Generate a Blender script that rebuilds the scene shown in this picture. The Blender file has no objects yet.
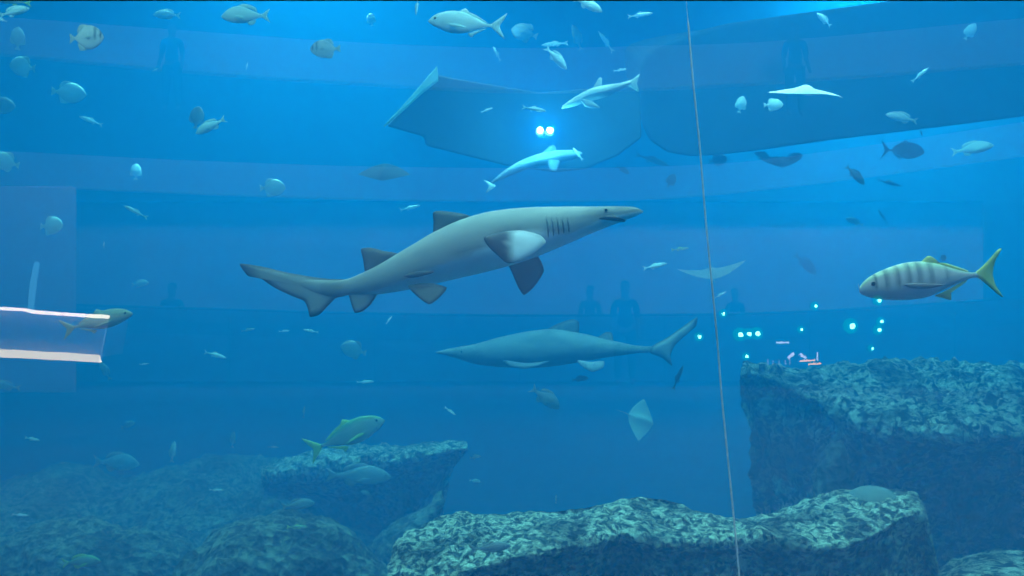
import bpy, bmesh, math, random
from mathutils import Vector, Matrix, noise, Euler
PI = math.pi
sc = bpy.context.scene
C = sc.collection

# ---------------------------------------------------------------- camera, light, exposure
F = 512 / math.tan(math.radians(30))          # focal length in pixels of the 1024 x 576 frame
EYE = 1.6
PANE_Y = 2.0
cam_d = bpy.data.cameras.new('camera')
cam_d.sensor_width = 36
cam_d.lens = 18 / math.tan(math.radians(30))
cam_d.clip_end = 200
cam = bpy.data.objects.new('camera', cam_d)
cam.location = (0, 0, EYE)
cam.rotation_euler = (PI / 2, 0, 0)
C.objects.link(cam)
sc.camera = cam

vs = sc.view_settings
vs.view_transform = 'Standard'
vs.look = 'None'
vs.gamma = 1
vs.use_curve_mapping = False
vs.exposure = 0.0
sc.cycles.use_denoising = True
sc.cycles.volume_bounces = 1
sc.cycles.max_bounces = 8
sc.cycles.transparent_max_bounces = 12

world = bpy.data.worlds.new('world')
sc.world = world
world.use_nodes = True
world.node_tree.nodes['Background'].inputs[0].default_value = (0.03, 0.12, 0.22, 1)
world.node_tree.nodes['Background'].inputs[1].default_value = 0.12

def light(name, kind, loc, energy, color, rot=(0, 0, 0), **kw):
    d = bpy.data.lights.new(name, kind)
    d.energy = energy
    d.color = color
    for k, v in kw.items():
        setattr(d, k, v)
    o = bpy.data.objects.new(name, d)
    o.location = loc
    o.rotation_euler = rot
    C.objects.link(o)
    return o

light('sun', 'SUN', (0, 12, 20), 3.6, (0.9, 1.0, 0.98), (math.radians(-6), math.radians(-8), 0), angle=math.radians(50))
light('mall_light', 'AREA', (-6, -6, 8.5), 420, (1.0, 0.80, 0.72), (0, 0, 0), size=9, size_y=3, shape='RECTANGLE')
light('mall_light', 'AREA', (-8, -18, 11.6), 1100, (0.85, 0.85, 1.0), (0, 0, 0), size=16, size_y=3, shape='RECTANGLE')
light('mall_light', 'AREA', (9, -18, 11.6), 1900, (1.0, 0.80, 0.86), (0, 0, 0), size=14, size_y=2, shape='RECTANGLE')
light('mall_light', 'AREA', (7, -6, 8.5), 420, (1.0, 0.80, 0.76), (0, 0, 0), size=9, size_y=3, shape='RECTANGLE')
for x_, y_, e_ in ((6.4, 15.5, 36000), (-2.8, 12.0, 17000), (-9.0, 13.0, 4000), (3.0, 7.0, 6500)):
    light('water_glow_spot', 'SPOT', (x_, y_, 8.6), e_, (0.80, 0.97, 1.0), (0, 0, 0), spot_size=math.radians(110), spot_blend=1.0, shadow_soft_size=0.8)  # unseen spots added overhead for the water's glow and falloff with depth

for x_, e_ in ((-5.0, 3200), (1.5, 2600), (6.5, 1800)):
    light('front_fill', 'SPOT', (x_, 2.6, 7.5), e_, (0.95, 0.99, 1.0), (math.radians(28), 0, 0), spot_size=math.radians(120), spot_blend=1.0, shadow_soft_size=0.8)  # unseen fill added above the pane to brighten flanks facing the camera

# ---------------------------------------------------------------- helpers
def P(u, v, D):
    return Vector(((u - 512) / F * D, D, EYE - (v - 288) / F * D))

def M(u, v, D):
    """where a thing of the hall stands whose mirror image in the pane shows at (u, v), D away"""
    p = P(u, v, D)
    return Vector((p.x, 2 * PANE_Y - p.y, p.z))

def tag(o, label=None, cat=None, group=None, kind=None):
    if label: o['label'] = label
    if cat: o['category'] = cat
    if group: o['group'] = group
    if kind: o['kind'] = kind
    return o

def empty(name, loc=(0, 0, 0), **k):
    o = bpy.data.objects.new(name, None)
    o.empty_display_size = 0.1
    o.location = loc
    C.objects.link(o)
    return tag(o, **k)

def mesh(name, verts, faces, mats=None, cols=None, smooth=True, fmat=None):
    me = bpy.data.meshes.new(name)
    me.from_pydata([tuple(v) for v in verts], [], faces)
    for m in (mats if isinstance(mats, (list, tuple)) else [mats]):
        if m: me.materials.append(m)
    if cols is not None:
        a = me.color_attributes.new('Col', 'FLOAT_COLOR', 'POINT')
        flat = []
        for c in cols: flat += [c[0], c[1], c[2], 1.0]
        a.data.foreach_set('color', flat)
    if fmat:
        me.polygons.foreach_set('material_index', fmat)
    if smooth:
        me.polygons.foreach_set('use_smooth', [True] * len(me.polygons))
    bm = bmesh.new(); bm.from_mesh(me)
    bmesh.ops.recalc_face_normals(bm, faces=bm.faces)
    bm.to_mesh(me); bm.free()
    return me

def link(name, me, parent=None):
    o = bpy.data.objects.new(name, me)
    C.objects.link(o)
    if parent: o.parent = parent
    return o

def lerp(a, b, t): return a + (b - a) * t
def mix(a, b, t): return tuple(lerp(x, y, t) for x, y in zip(a, b))
def sstep(a, b, x):
    t = max(0.0, min(1.0, (x - a) / (b - a))); return t * t * (3 - 2 * t)

def interp(pts, x):
    """smooth interpolation through (x, y...) rows, x ascending"""
    if x <= pts[0][0]: return pts[0][1] if len(pts[0]) == 2 else pts[0][1:]
    if x >= pts[-1][0]: return pts[-1][1] if len(pts[0]) == 2 else pts[-1][1:]
    for i in range(len(pts) - 1):
        if pts[i][0] <= x <= pts[i + 1][0]: break
    a, b = pts[i], pts[i + 1]
    p, q = pts[max(i - 1, 0)], pts[min(i + 2, len(pts) - 1)]
    h = b[0] - a[0]; t = (x - a[0]) / h
    out = []
    for k in range(1, len(a)):
        ma = (b[k] - p[k]) / (b[0] - p[0]) if b[0] != p[0] else 0
        mb = (q[k] - a[k]) / (q[0] - a[0]) if q[0] != a[0] else 0
        out.append((2*t**3-3*t**2+1)*a[k] + (t**3-2*t**2+t)*h*ma + (-2*t**3+3*t**2)*b[k] + (t**3-t**2)*h*mb)
    return out[0] if len(out) == 1 else out

# ---------------------------------------------------------------- materials
def new_mat(name):
    m = bpy.data.materials.new(name); m.use_nodes = True
    nt = m.node_tree; nt.nodes.clear()
    out = nt.nodes.new('ShaderNodeOutputMaterial')
    return m, nt, out

def principled(nt, out, **k):
    b = nt.nodes.new('ShaderNodeBsdfPrincipled')
    for key, v in k.items():
        b.inputs[key.replace('_', ' ')].default_value = v
    nt.links.new(b.outputs[0], out.inputs[0])
    return b

def skin_mat(name, rough=0.5, speckle=0.12, scale=25.0, spec=0.3):
    m, nt, out = new_mat(name)
    b = principled(nt, out, Roughness=rough)
    b.inputs['Specular IOR Level'].default_value = spec
    at = nt.nodes.new('ShaderNodeVertexColor'); at.layer_name = 'Col'
    tc = nt.nodes.new('ShaderNodeTexCoord')
    n = nt.nodes.new('ShaderNodeTexNoise'); n.inputs['Scale'].default_value = scale; n.inputs['Detail'].default_value = 4
    nt.links.new(tc.outputs['Object'], n.inputs['Vector'])
    mr = nt.nodes.new('ShaderNodeMapRange')
    mr.inputs[3].default_value = 1 - speckle; mr.inputs[4].default_value = 1 + speckle
    nt.links.new(n.outputs['Fac'], mr.inputs[0])
    mu = nt.nodes.new('ShaderNodeVectorMath'); mu.operation = 'SCALE'
    nt.links.new(at.outputs['Color'], mu.inputs[0]); nt.links.new(mr.outputs[0], mu.inputs['Scale'])
    nt.links.new(mu.outputs[0], b.inputs['Base Color'])
    return m

def plain(name, col, rough=0.6, noise_scale=None, amount=0.15, metallic=0.0):
    m, nt, out = new_mat(name)
    b = principled(nt, out, Roughness=rough, Metallic=metallic)
    tc = nt.nodes.new('ShaderNodeTexCoord')
    n = nt.nodes.new('ShaderNodeTexNoise'); n.inputs['Scale'].default_value = noise_scale or 6; n.inputs['Detail'].default_value = 5
    nt.links.new(tc.outputs['Object'], n.inputs['Vector'])
    r = nt.nodes.new('ShaderNodeValToRGB')
    r.color_ramp.elements[0].position = 0.3; r.color_ramp.elements[1].position = 0.7
    r.color_ramp.elements[0].color = tuple(c * (1 - amount) for c in col) + (1,)
    r.color_ramp.elements[1].color = tuple(min(1, c * (1 + amount)) for c in col) + (1,)
    nt.links.new(n.outputs['Fac'], r.inputs[0]); nt.links.new(r.outputs[0], b.inputs['Base Color'])
    return m

def glow(name, col, strength):
    m, nt, out = new_mat(name)
    e = nt.nodes.new('ShaderNodeEmission'); e.inputs[0].default_value = (*col, 1); e.inputs[1].default_value = strength
    nt.links.new(e.outputs[0], out.inputs[0])
    return m

def rock_mat(name, dark, pale, scale=9.0, bump=1.0, cover=0.5, dist=.08):
    m, nt, out = new_mat(name)
    b = principled(nt, out, Roughness=0.85)
    tc = nt.nodes.new('ShaderNodeTexCoord')
    n1 = nt.nodes.new('ShaderNodeTexNoise'); n1.inputs['Scale'].default_value = scale; n1.inputs['Detail'].default_value = 7; n1.inputs['Roughness'].default_value = 0.65
    n1.inputs['Distortion'].default_value = 0.6
    v = nt.nodes.new('ShaderNodeTexVoronoi'); v.inputs['Scale'].default_value = scale * 1.3
    for n in (n1, v): nt.links.new(tc.outputs['Object'], n.inputs['Vector'])
    r = nt.nodes.new('ShaderNodeValToRGB')
    r.color_ramp.elements[0].position = cover - 0.05; r.color_ramp.elements[1].position = cover + 0.06
    r.color_ramp.elements[0].color = (*dark, 1); r.color_ramp.elements[1].color = (*pale, 1)
    nt.links.new(n1.outputs['Fac'], r.inputs[0])
    n2 = nt.nodes.new('ShaderNodeTexNoise'); n2.inputs['Scale'].default_value = scale * 0.16; n2.inputs['Detail'].default_value = 3
    nt.links.new(tc.outputs['Object'], n2.inputs['Vector'])
    r2 = nt.nodes.new('ShaderNodeValToRGB')
    r2.color_ramp.elements[0].position = 0.36; r2.color_ramp.elements[1].position = 0.52
    r2.color_ramp.elements[0].color = (.30, .32, .34, 1); r2.color_ramp.elements[1].color = (1, 1, 1, 1)
    nt.links.new(n2.outputs['Fac'], r2.inputs[0])
    mm = nt.nodes.new('ShaderNodeMix'); mm.data_type = 'RGBA'; mm.blend_type = 'MULTIPLY'; mm.inputs['Factor'].default_value = 1.0
    nt.links.new(r.outputs[0], mm.inputs['A']); nt.links.new(r2.outputs[0], mm.inputs['B'])
    nt.links.new(mm.outputs['Result'], b.inputs['Base Color'])
    add = nt.nodes.new('ShaderNodeMath'); add.operation = 'ADD'
    nt.links.new(n1.outputs['Fac'], add.inputs[0]); nt.links.new(v.outputs['Distance'], add.inputs[1])
    bp = nt.nodes.new('ShaderNodeBump'); bp.inputs['Strength'].default_value = bump; bp.inputs['Distance'].default_value = dist
    nt.links.new(add.outputs[0], bp.inputs['Height']); nt.links.new(bp.outputs[0], b.inputs['Normal'])
    return m

SKIN = skin_mat('fish_skin', 0.45, 0.10, 14)
SHARK = skin_mat('shark_skin', 0.6, 0.14, 7)
RAYSKIN = skin_mat('ray_skin', 0.9, 0.12, 4, 0.02)
EYEM = plain('eye_black', (0.01, 0.012, 0.014), 0.2)
DARKM = plain('mouth_dark', (0.05, 0.035, 0.03), 0.6)
ROCK = rock_mat('encrusted_rock', (0.07, 0.08, 0.07), (0.80, 0.84, 0.62), 17.0, 1.0, 0.5, .05)
ROCK2 = rock_mat('dull_rock', (0.05, 0.06, 0.06), (0.22, 0.26, 0.20), 9.0, 0.9, 0.5, .09)
ROCK3 = rock_mat('shelf_rock', (0.02, 0.03, 0.03), (0.58, 0.64, 0.52), 11.0, 1.0, 0.5, .07)

# ---------------------------------------------------------------- setting: tank
def box_mesh(name, x0, x1, y0, y1, z0, z1, m):
    v = [(x, y, z) for x in (x0, x1) for y in (y0, y1) for z in (z0, z1)]
    f = [(0, 1, 3, 2), (4, 6, 7, 5), (0, 4, 5, 1), (2, 3, 7, 6), (0, 2, 6, 4), (1, 5, 7, 3)]
    return mesh(name, v, f, m, smooth=False)

def box(name, x0, x1, y0, y1, z0, z1, m, parent=None, bevel=0):
    o = link(name, box_mesh(name, x0, x1, y0, y1, z0, z1, m), parent)
    if bevel:
        b = o.modifiers.new('bevel', 'BEVEL'); b.width = bevel; b.segments = 3
    return o

wm, nt, out = new_mat('sea_water')
SCAT = (0.008, 0.36, 0.86); SCAT_D = 0.12
vsn = nt.nodes.new('ShaderNodeVolumeScatter'); vsn.inputs['Color'].default_value = (*SCAT, 1); vsn.inputs['Density'].default_value = SCAT_D
vab = nt.nodes.new('ShaderNodeVolumeAbsorption'); vab.inputs['Color'].default_value = (0.0, 0.58, 0.78, 1); vab.inputs['Density'].default_value = 0.24
ad = nt.nodes.new('ShaderNodeAddShader')
nt.links.new(vsn.outputs[0], ad.inputs[0]); nt.links.new(vab.outputs[0], ad.inputs[1]); nt.links.new(ad.outputs[0], out.inputs['Volume'])
TANK_X, TANK_B, TANK_F, TANK_T = 24.0, 28.0, -3.2, 8.0
tag(box('water', -TANK_X + .01, TANK_X - .01, PANE_Y + 0.14, TANK_B - .01, TANK_F + .01, TANK_T, wm), 'clear blue sea water filling the big tank', 'water', kind='stuff')

m_wall = plain('tank_wall', (0.10, 0.14, 0.16), 0.9, 1.5, 0.3)
for nm, a in (('wall_back', (-TANK_X, TANK_X, TANK_B, TANK_B + .4, TANK_F, TANK_T + .5)),
              ('wall_left', (-TANK_X - .4, -TANK_X, PANE_Y, TANK_B + .4, TANK_F, TANK_T + .5)),
              ('wall_right', (TANK_X, TANK_X + .4, PANE_Y, TANK_B + .4, TANK_F, TANK_T + .5))):
    tag(box(nm, *a, m_wall), kind='structure')

# acrylic pane between hall and water
pm, nt, out = new_mat('acrylic')
tr = nt.nodes.new('ShaderNodeBsdfTransparent'); tr.inputs[0].default_value = (0.98, 0.99, 1, 1)
gl = nt.nodes.new('ShaderNodeBsdfGlossy'); gl.inputs['Roughness'].default_value = 0.0
mx = nt.nodes.new('ShaderNodeMixShader'); mx.inputs[0].default_value = 0.09
nt.links.new(tr.outputs[0], mx.inputs[1]); nt.links.new(gl.outputs[0], mx.inputs[2]); nt.links.new(mx.outputs[0], out.inputs[0])
PANE_TOP = EYE + 287.0 / F * (PANE_Y + .13)
pane = link('window_1', mesh('window_1', [(-7, PANE_Y, -1.2), (7, PANE_Y, -1.2), (7, PANE_Y, PANE_TOP), (-7, PANE_Y, PANE_TOP)], [(0, 1, 2, 3)], pm, smooth=False))
tag(pane, 'clear acrylic viewing pane of the tank with faint hall reflections', kind='structure')
m_frame = plain('dark_frame', (0.004, 0.012, 0.02), 0.9)
tag(box('wall_front', -TANK_X, TANK_X, PANE_Y - .02, PANE_Y + .13, PANE_TOP, TANK_T + 4, m_frame), kind='structure')
tag(box('trim_1', -TANK_X, TANK_X, PANE_Y - .02, PANE_Y + .13, -3.4, -1.2, m_frame), kind='structure')
for n_, (a, b_) in (('trim_2', (-TANK_X, -7)), ('trim_3', (7, TANK_X))):
    tag(box(n_, a, b_, PANE_Y - .02, PANE_Y + .13, -1.2, PANE_TOP, m_frame), kind='structure')

# ---------------------------------------------------------------- rocks
def fbm(p, s, octv=4):
    return noise.fractal(Vector(p) * s, 0.9, 2.1, octv)

def disp(p, amp, seed, fine=1.0):
    q = Vector(p) + Vector((seed * 7.3, seed * 3.1, seed * 5.7))
    d = fbm(q, 0.9, 3) * amp
    d += fbm(q, 3.2, 4) * amp * 0.45
    r = abs(noise.noise(q * 7.0)) ; d -= (0.35 - r) * amp * 0.35 * fine
    d += noise.noise(q * 15.0) * amp * 0.16 * fine
    return d

def grid_rock(name, rows, m, amp=0.12, seed=1, fine=1.0, close=True, **k):
    """rows: lists of points of equal length; the skin over them is roughened along its normals"""
    nr, nc = len(rows), len(rows[0])
    nrm = []
    for i in range(nr):
        for j in range(nc):
            a = rows[min(i + 1, nr - 1)][j] - rows[max(i - 1, 0)][j]
            b = rows[i][min(j + 1, nc - 1)] - rows[i][max(j - 1, 0)]
            n = a.cross(b)
            nrm.append(n.normalized() if n.length > 1e-9 else Vector((0, 0, 1)))
    V = []
    for i in range(nr):
        for j in range(nc):
            p = rows[i][j]
            V.append(p + nrm[i * nc + j] * disp(p, amp, seed, fine))
    Fc = [(i * nc + j, i * nc + j + 1, (i + 1) * nc + j + 1, (i + 1) * nc + j) for i in range(nr - 1) for j in range(nc - 1)]
    if close:
        for i in (0, nr - 1):
            c = sum((V[i * nc + j] for j in range(nc)), Vector()) / nc
            V.append(c); ci = len(V) - 1
            Fc += [(i * nc + j, i * nc + (j + 1) % nc, ci) for j in range(nc)]
    return tag(link(name, mesh(name, V, Fc, m), None), **k)

def ledge(name, back, front, m, drop, inset, base_z, n=220, mtop=40, mside=40, bulge=0.05, end_l=(0, 0), end_r=(0, 0), amp=0.1, seed=1, fine=1.0, **k):
    """back / front: rows (t, u, v, D) of the rear ridge and the front edge of the top; the sides drop to base_z and draw in by inset"""
    rows = []
    for i in range(n):
        t = i / (n - 1)
        ub, vb, Db = interp(back, t); uf, vf, Df = interp(front, t)
        B, Fr = P(ub, vb, Db), P(uf, vf, Df)
        row = []
        shift = Vector((lerp(end_l[0], end_r[0], t) , 0, 0))
        sl = 0.0
        if t < 0.12: sl = (1 - t / 0.12) * end_l[1]
        if t > 0.88: sl = -((t - 0.88) / 0.12) * end_r[1]
        for j in range(mside // 2 + 1):            # rear side, from the base up
            s = j / (mside // 2)
            z = lerp(base_z, B.z, s)
            row.append(Vector((B.x + sl * (1 - s) , B.y + 0.25 * math.sin(s * PI) - 0.3 * (1 - s), z)))
        for j in range(1, mtop + 1):
            s = j / mtop
            p = B.lerp(Fr, s); p.z += bulge * math.sin(s * PI)
            row.append(p)
        for j in range(1, mside + 1):
            s = j / mside
            z = lerp(Fr.z, base_z, s)
            y = Fr.y + inset * min(1, (s / 0.55)) ** 0.7 * 1.0
            y = min(y, B.y - 0.05)
            row.append(Vector((Fr.x + sl * s, y, z)))
        rows.append(row)
    return grid_rock(name, rows, m, amp, seed, fine, **k)

def curve_rows(pts):
    n = len(pts)
    u0, u1 = pts[0][0], pts[-1][0]
    return [((p[0] - u0) / (u1 - u0), *p) for p in pts]

# foreground ledge
back = curve_rows([(388, 556, 6.5), (410, 532, 6.8), (450, 519, 7.0), (500, 513, 7.1), (560, 508, 7.1), (595, 504, 7.1), (622, 498, 7.1), (662, 498, 7.1), (700, 511, 7.1),
                   (738, 522, 7.0), (785, 512, 7.0), (830, 499, 7.0), (862, 493, 7.0), (900, 495, 6.9), (920, 503, 6.7)])
front = curve_rows([(386, 585, 6.2), (420, 592, 6.0), (470, 572, 6.0), (515, 557, 6.0), (560, 550, 6.1), (598, 540, 6.2), (622, 534, 6.3), (655, 543, 6.2), (700, 543, 6.2),
                    (745, 541, 6.2), (800, 546, 6.1), (850, 545, 6.1), (880, 532, 6.2), (912, 514, 6.4), (924, 520, 6.45)])
ledge('rock_ledge', back, front, ROCK, 0, 0.55, TANK_F, n=420, mtop=70, mside=40, amp=0.075, seed=2, bulge=0.06, end_l=(0, .2), end_r=(0, -.9), fine=1.6,
      label='long pale crusted rock ledge nearest the pane, its front face in shadow', cat='rock')
# big shelf at the right
back = curve_rows([(745, 373, 10.2), (775, 369, 10.4), (830, 368, 10.6), (900, 368, 10.6), (980, 368, 10.6), (1100, 370, 10.6)])
front = curve_rows([(742, 374, 9.8), (762, 376, 9.6), (790, 388, 9.2), (835, 408, 8.6), (880, 426, 8.2), (930, 433, 8.0), (1000, 436, 8.0), (1110, 440, 8.0)])
ledge('rock_shelf', back, front, ROCK3, 0, 1.3, TANK_F, n=330, mtop=90, mside=50, amp=0.16, seed=5, bulge=0.05, end_l=(0, 1.0), fine=1.3,
      label='massive flat topped rock shelf under the striped yellow-tailed fish', cat='rock')
# dark pillar in the gap between shelf and ledge
def boulder(name, c, r, m, amp, seed, squash=(1, 1, 1), n=90, **k):
    rows = []
    for i in range(n):
        a = PI * (i + 0.5) / n
        rows.append([Vector((c.x + r * squash[0] * math.sin(a) * math.cos(2 * PI * j / (2 * n)), c.y + r * squash[1] * math.sin(a) * math.sin(2 * PI * j / (2 * n)), c.z + r * squash[2] * math.cos(a))) for j in range(2 * n + 1)])
    return grid_rock(name, rows, m, amp, seed, 1.0, close=False, **k)

boulder('rock_pillar', P(835, 592, 8.2), 1.0, ROCK2, 0.10, 9, (0.28, 0.35, 1.35), n=70, label='narrow rock pillar holding up the flat rock shelf behind the ledge', cat='rock')
boulder('smooth_stone', P(872, 505, 6.75), 0.19, plain('smooth_stone', (0.22, 0.27, 0.24), 0.8, 12), 0.01, 4, (1.05, .9, .75), n=30, label='smooth round stone on the right end of the pale rock ledge', cat='rock')

# rocky bed at the left
def slope_bed():
    rows = []
    n, mm = 240, 150
    top = [(-140, 478), (0, 474), (60, 464), (110, 474), (165, 466), (230, 458), (290, 462), (330, 470), (372, 488), (400, 520), (425, 570)]
    for i in range(n):
        u = lerp(-140, 425, i / (n - 1))
        v = interp(top, u)
        B = P(u, v, 13.0)
        row = []
        for j in range(10):
            s = j / 10
            row.append(Vector((B.x, B.y + 1.4 * (1 - s), lerp(TANK_F, B.z, math.sin(s * PI / 2)))))
        for j in range(mm):
            s = j / (mm - 1)
            D = lerp(13.0, 6.8, s)
            x = (u - 512) / F * D
            z = lerp(B.z, -1.35, s ** 0.9)
            ex = sstep(250, 425, u)
            z -= ex * 1.6 * s + 0.2 * s
            row.append(Vector((x, D, z + 0.22 * fbm((x, D, 3.3), 0.55, 3))))
        rows.append(row)
    return grid_rock('rocky_bed', rows, ROCK2, 0.16, 12, 1.2, close=False, label='wide dim bed of rough rock sloping up towards the back, left of the ledge', cat='rock')
slope_bed()
boulder('boulder', P(285, 600, 8.0), 1.0, ROCK2, 0.10, 17, (1.0, 0.9, 0.78), n=130, label='big rounded boulder on the rocky bed beside the left end of the pale ledge', cat='rock')
boulder('boulder', P(95, 596, 8.9), 1.0, ROCK2, 0.12, 21, (1.15, 0.9, 0.72), n=120, label='low broad boulder on the rocky bed, nearest the lower left corner', cat='rock')
back = curve_rows([(262, 463, 12.4), (300, 458, 12.2), (345, 452, 12.0), (400, 446, 11.8), (440, 441, 11.6), (466, 440, 11.4)])
front = curve_rows([(262, 478, 11.4), (300, 474, 11.2), (345, 467, 11.0), (395, 462, 10.9), (440, 453, 10.9), (468, 448, 10.9)])
ledge('rock_overhang', back, front, ROCK3, 0, 1.0, -2.2, n=160, mtop=36, mside=30, amp=0.10, seed=31, bulge=0.05, end_r=(0, 1.2), fine=1.2,
      label='thin rock ledge jutting out over a dark hollow behind the green backed fish', cat='rock')
back = curve_rows([(345, 560, 9.6), (375, 543, 9.7), (400, 524, 9.8), (425, 503, 9.9), (442, 490, 9.9)])
front = curve_rows([(350, 580, 9.0), (380, 566, 9.0), (402, 546, 9.1), (424, 523, 9.2), (444, 500, 9.4)])
ledge('rock_spur', back, front, ROCK2, 0, 0.5, TANK_F, n=110, mtop=30, mside=30, amp=0.09, seed=37, bulge=0.05, end_r=(0, .7),
      label='rock spur rising between the rounded boulder and the dark open water', cat='rock')
# gravel patch, lower right
def gravel():
    rows = []
    for i in range(120):
        u = lerp(925, 1160, i / 119)
        rows.append([Vector(((u - 512) / F * D, D, EYE - (lerp(610, interp([(925, 585), (960, 560), (1000, 547), (1160, 540)], u), s) - 288) / F * lerp(5.4, 6.6, s))) for s, D in ((q / 49, lerp(5.4, 6.6, q / 49)) for q in range(50))])
    grid_rock('gravel_bed', rows, ROCK3, 0.05, 44, 1.4, close=False, label='patch of rough gravel beside the right end of the pale ledge', cat='gravel', kind='stuff')
gravel()

def floor_mesh():
    V = []; Fc = []
    nx, ny = 110, 70
    for i in range(nx):
        for j in range(ny):
            x = lerp(-TANK_X, TANK_X, i / (nx - 1)); y = lerp(PANE_Y, TANK_B, j / (ny - 1))
            V.append((x, y, TANK_F - 0.25 + 0.22 * fbm((x, y, 0), 0.5, 4)))
    for i in range(nx - 1):
        for j in range(ny - 1):
            Fc.append((i * ny + j, (i + 1) * ny + j, (i + 1) * ny + j + 1, i * ny + j + 1))
    return mesh('floor', V, Fc, rock_mat('bed', (0.02, 0.03, 0.03), (0.08, 0.10, 0.09), 2.0, 0.5))
tag(link('floor', floor_mesh()), kind='structure')

# ---------------------------------------------------------------- overhead structures
def slab_prism(name, poly, D, depth, m, lift, parent=None, bevel=0.12):
    n = len(poly)
    A = [P(u, v, D) for u, v in poly]
    cz = max(p.z for p in A)
    V = A + [Vector((p.x * 1.0 + 0.0, p.y + depth, p.z + lift * (cz - p.z) / max(1e-6, cz - min(q.z for q in A)))) for p in A]
    Fc = [tuple(range(n)), tuple(range(2 * n - 1, n - 1, -1))] + [(i, (i + 1) % n, n + (i + 1) % n, n + i) for i in range(n)]
    o = link(name, mesh(name, V, Fc, m, smooth=False), parent)
    if bevel:
        b = o.modifiers.new('bevel', 'BEVEL'); b.width = bevel; b.segments = 4; b.limit_method = 'ANGLE'
    return o
m_hull = plain('painted_hull', (0.05, 0.10, 0.14), 0.7, 1.2, 0.25)
hull = slab_prism('overhang', [(641, 64), (648, 54), (662, 45), (690, 34), (730, 23), (800, 13), (880, 2), (1120, -40), (1120, 104), (1024, 118), (930, 130), (830, 142), (760, 152),
                               (715, 157), (690, 158), (668, 154), (650, 142), (642, 124)], 11.0, 1.6, m_hull, 1.2, bevel=0.06)
tag(hull, 'huge dark structure with a rounded corner hanging overhead above the rock shelf', 'overhang')
plat = empty('platform', P(520, 100, 10.5), label='dark angular platform overhead with a bright blue white lamp under it', cat='platform')
m_plat = plain('platform_paint', (0.04, 0.10, 0.13), 0.7, 1.5, 0.2)
def child_world(o, parent):
    o.parent = parent
    o.matrix_parent_inverse = Matrix.Translation(-Vector(parent.location))
b1 = slab_prism('deck', [(386, 126), (437, 74), (455, 78), (540, 92), (640, 84), (642, 138), (618, 156), (585, 170), (555, 173), (505, 166), (425, 146), (424, 137)], 9.8, 0.9, m_plat, 0.3, bevel=0.04)
child_world(b1, plat)
m_edge = plain('lit_facet_tint', (0.45, 0.85, 0.70), 0.6, 3)  # side face catching the light: its brightness is put into the colour
b2 = slab_prism('lit_facet', [(383, 126), (402, 106), (418, 88), (428, 76), (437, 66), (438, 79), (420, 93), (402, 110)], 9.7, 0.1, m_edge, 0.0, bevel=0.01)
child_world(b2, plat)

def lathe(name, prof, m, n=20, parent=None, loc=(0, 0, 0), rot=(0, 0, 0)):
    V = []; Fc = []
    for r, z in prof:
        for j in range(n):
            a = 2 * PI * j / n
            V.append((r * math.cos(a), r * math.sin(a), z))
    for i in range(len(prof) - 1):
        for j in range(n):
            Fc.append((i * n + j, i * n + (j + 1) % n, (i + 1) * n + (j + 1) % n, (i + 1) * n + j))
    o = link(name, mesh(name, V, Fc, m), parent)
    o.location = loc; o.rotation_euler = rot
    return o

m_lampw = glow('lamp_white', (0.75, 0.95, 1.0), 60)
m_metal = plain('grey_metal', (0.25, 0.27, 0.28), 0.4, metallic=0.6)
m_rust = plain('bracket_grey', (.08, .10, .11), .6)
lp = empty('underwater_lamp', P(545.5, 130.5, 8.9), label='twin headed lamp glowing blue white under the angular platform', cat='lamp')
for dx in (-0.055, 0.045):
    hd = lathe('lamp_head', [(0, .14), (.035, .14), (.042, .10), (.045, .0), (.040, .0), (.036, .02), (0, .02)], m_metal, 16, lp, (dx, 0.03, 0), (-PI / 2, 0, 0))
    lathe('lens', [(0, .035), (.015, .030), (.026, .02), (.030, 0)], m_lampw, 16, hd, (0, 0, -.05), (PI, 0, 0))
lathe('bracket', [(0, 0), (.015, 0), (.015, .16), (0, .16)], m_rust, 10, lp, (0, 0.12, .0), (-PI / 2, 0, 0))
light('lamp_glow', 'POINT', P(545.5, 130.5, 8.6), 120, (0.25, 0.75, 1.0), shadow_soft_size=0.06)

# ---------------------------------------------------------------- tubes
def tube(name, pts, radii, m, n=10, parent=None):
    V = []; Fc = []
    for i, p in enumerate(pts):
        p = Vector(p)
        d = (Vector(pts[min(i + 1, len(pts) - 1)]) - Vector(pts[max(i - 1, 0)])).normalized()
        a = d.orthogonal().normalized() if abs(d.z) > .9 else d.cross(Vector((0, 0, 1))).normalized()
        if abs(d.z) > .9: a = (Vector((1, 0, 0)) - d * d.x).normalized()
        b = d.cross(a)
        for j in range(n):
            t = 2 * PI * j / n
            V.append(p + (a * math.cos(t) + b * math.sin(t)) * radii[i])
    for i in range(len(pts) - 1):
        for j in range(n):
            Fc.append((i * n + j, i * n + (j + 1) % n, (i + 1) * n + (j + 1) % n, (i + 1) * n + j))
    Fc += [tuple(range(n)), tuple(range(len(pts) * n - n, len(pts) * n))]
    return link(name, mesh(name, V, Fc, m), parent)

m_cord = plain('pale_cord', (0.92, 0.95, 0.95), 0.6, 30)
cp = [(0, 686), (27, 688.5), (80, 693), (150, 700), (200, 704), (250, 708.5), (300, 713.5), (350, 718), (400, 722), (450, 727), (500, 732), (540, 736), (585, 740)]
pts = []; rad = []
for k in range(90):
    v = lerp(-60, 700, k / 89)
    u = interp(cp, v) if v < 585 else 740 + (v - 585) * 0.1
    pts.append(P(u, v, 4.2)); rad.append(0.0044 if v > 25 else 0.0012)
tag(tube('cord', pts, rad, m_cord, 8), 'thin pale cord hanging straight down in front of the rocks', 'cord')

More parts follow.
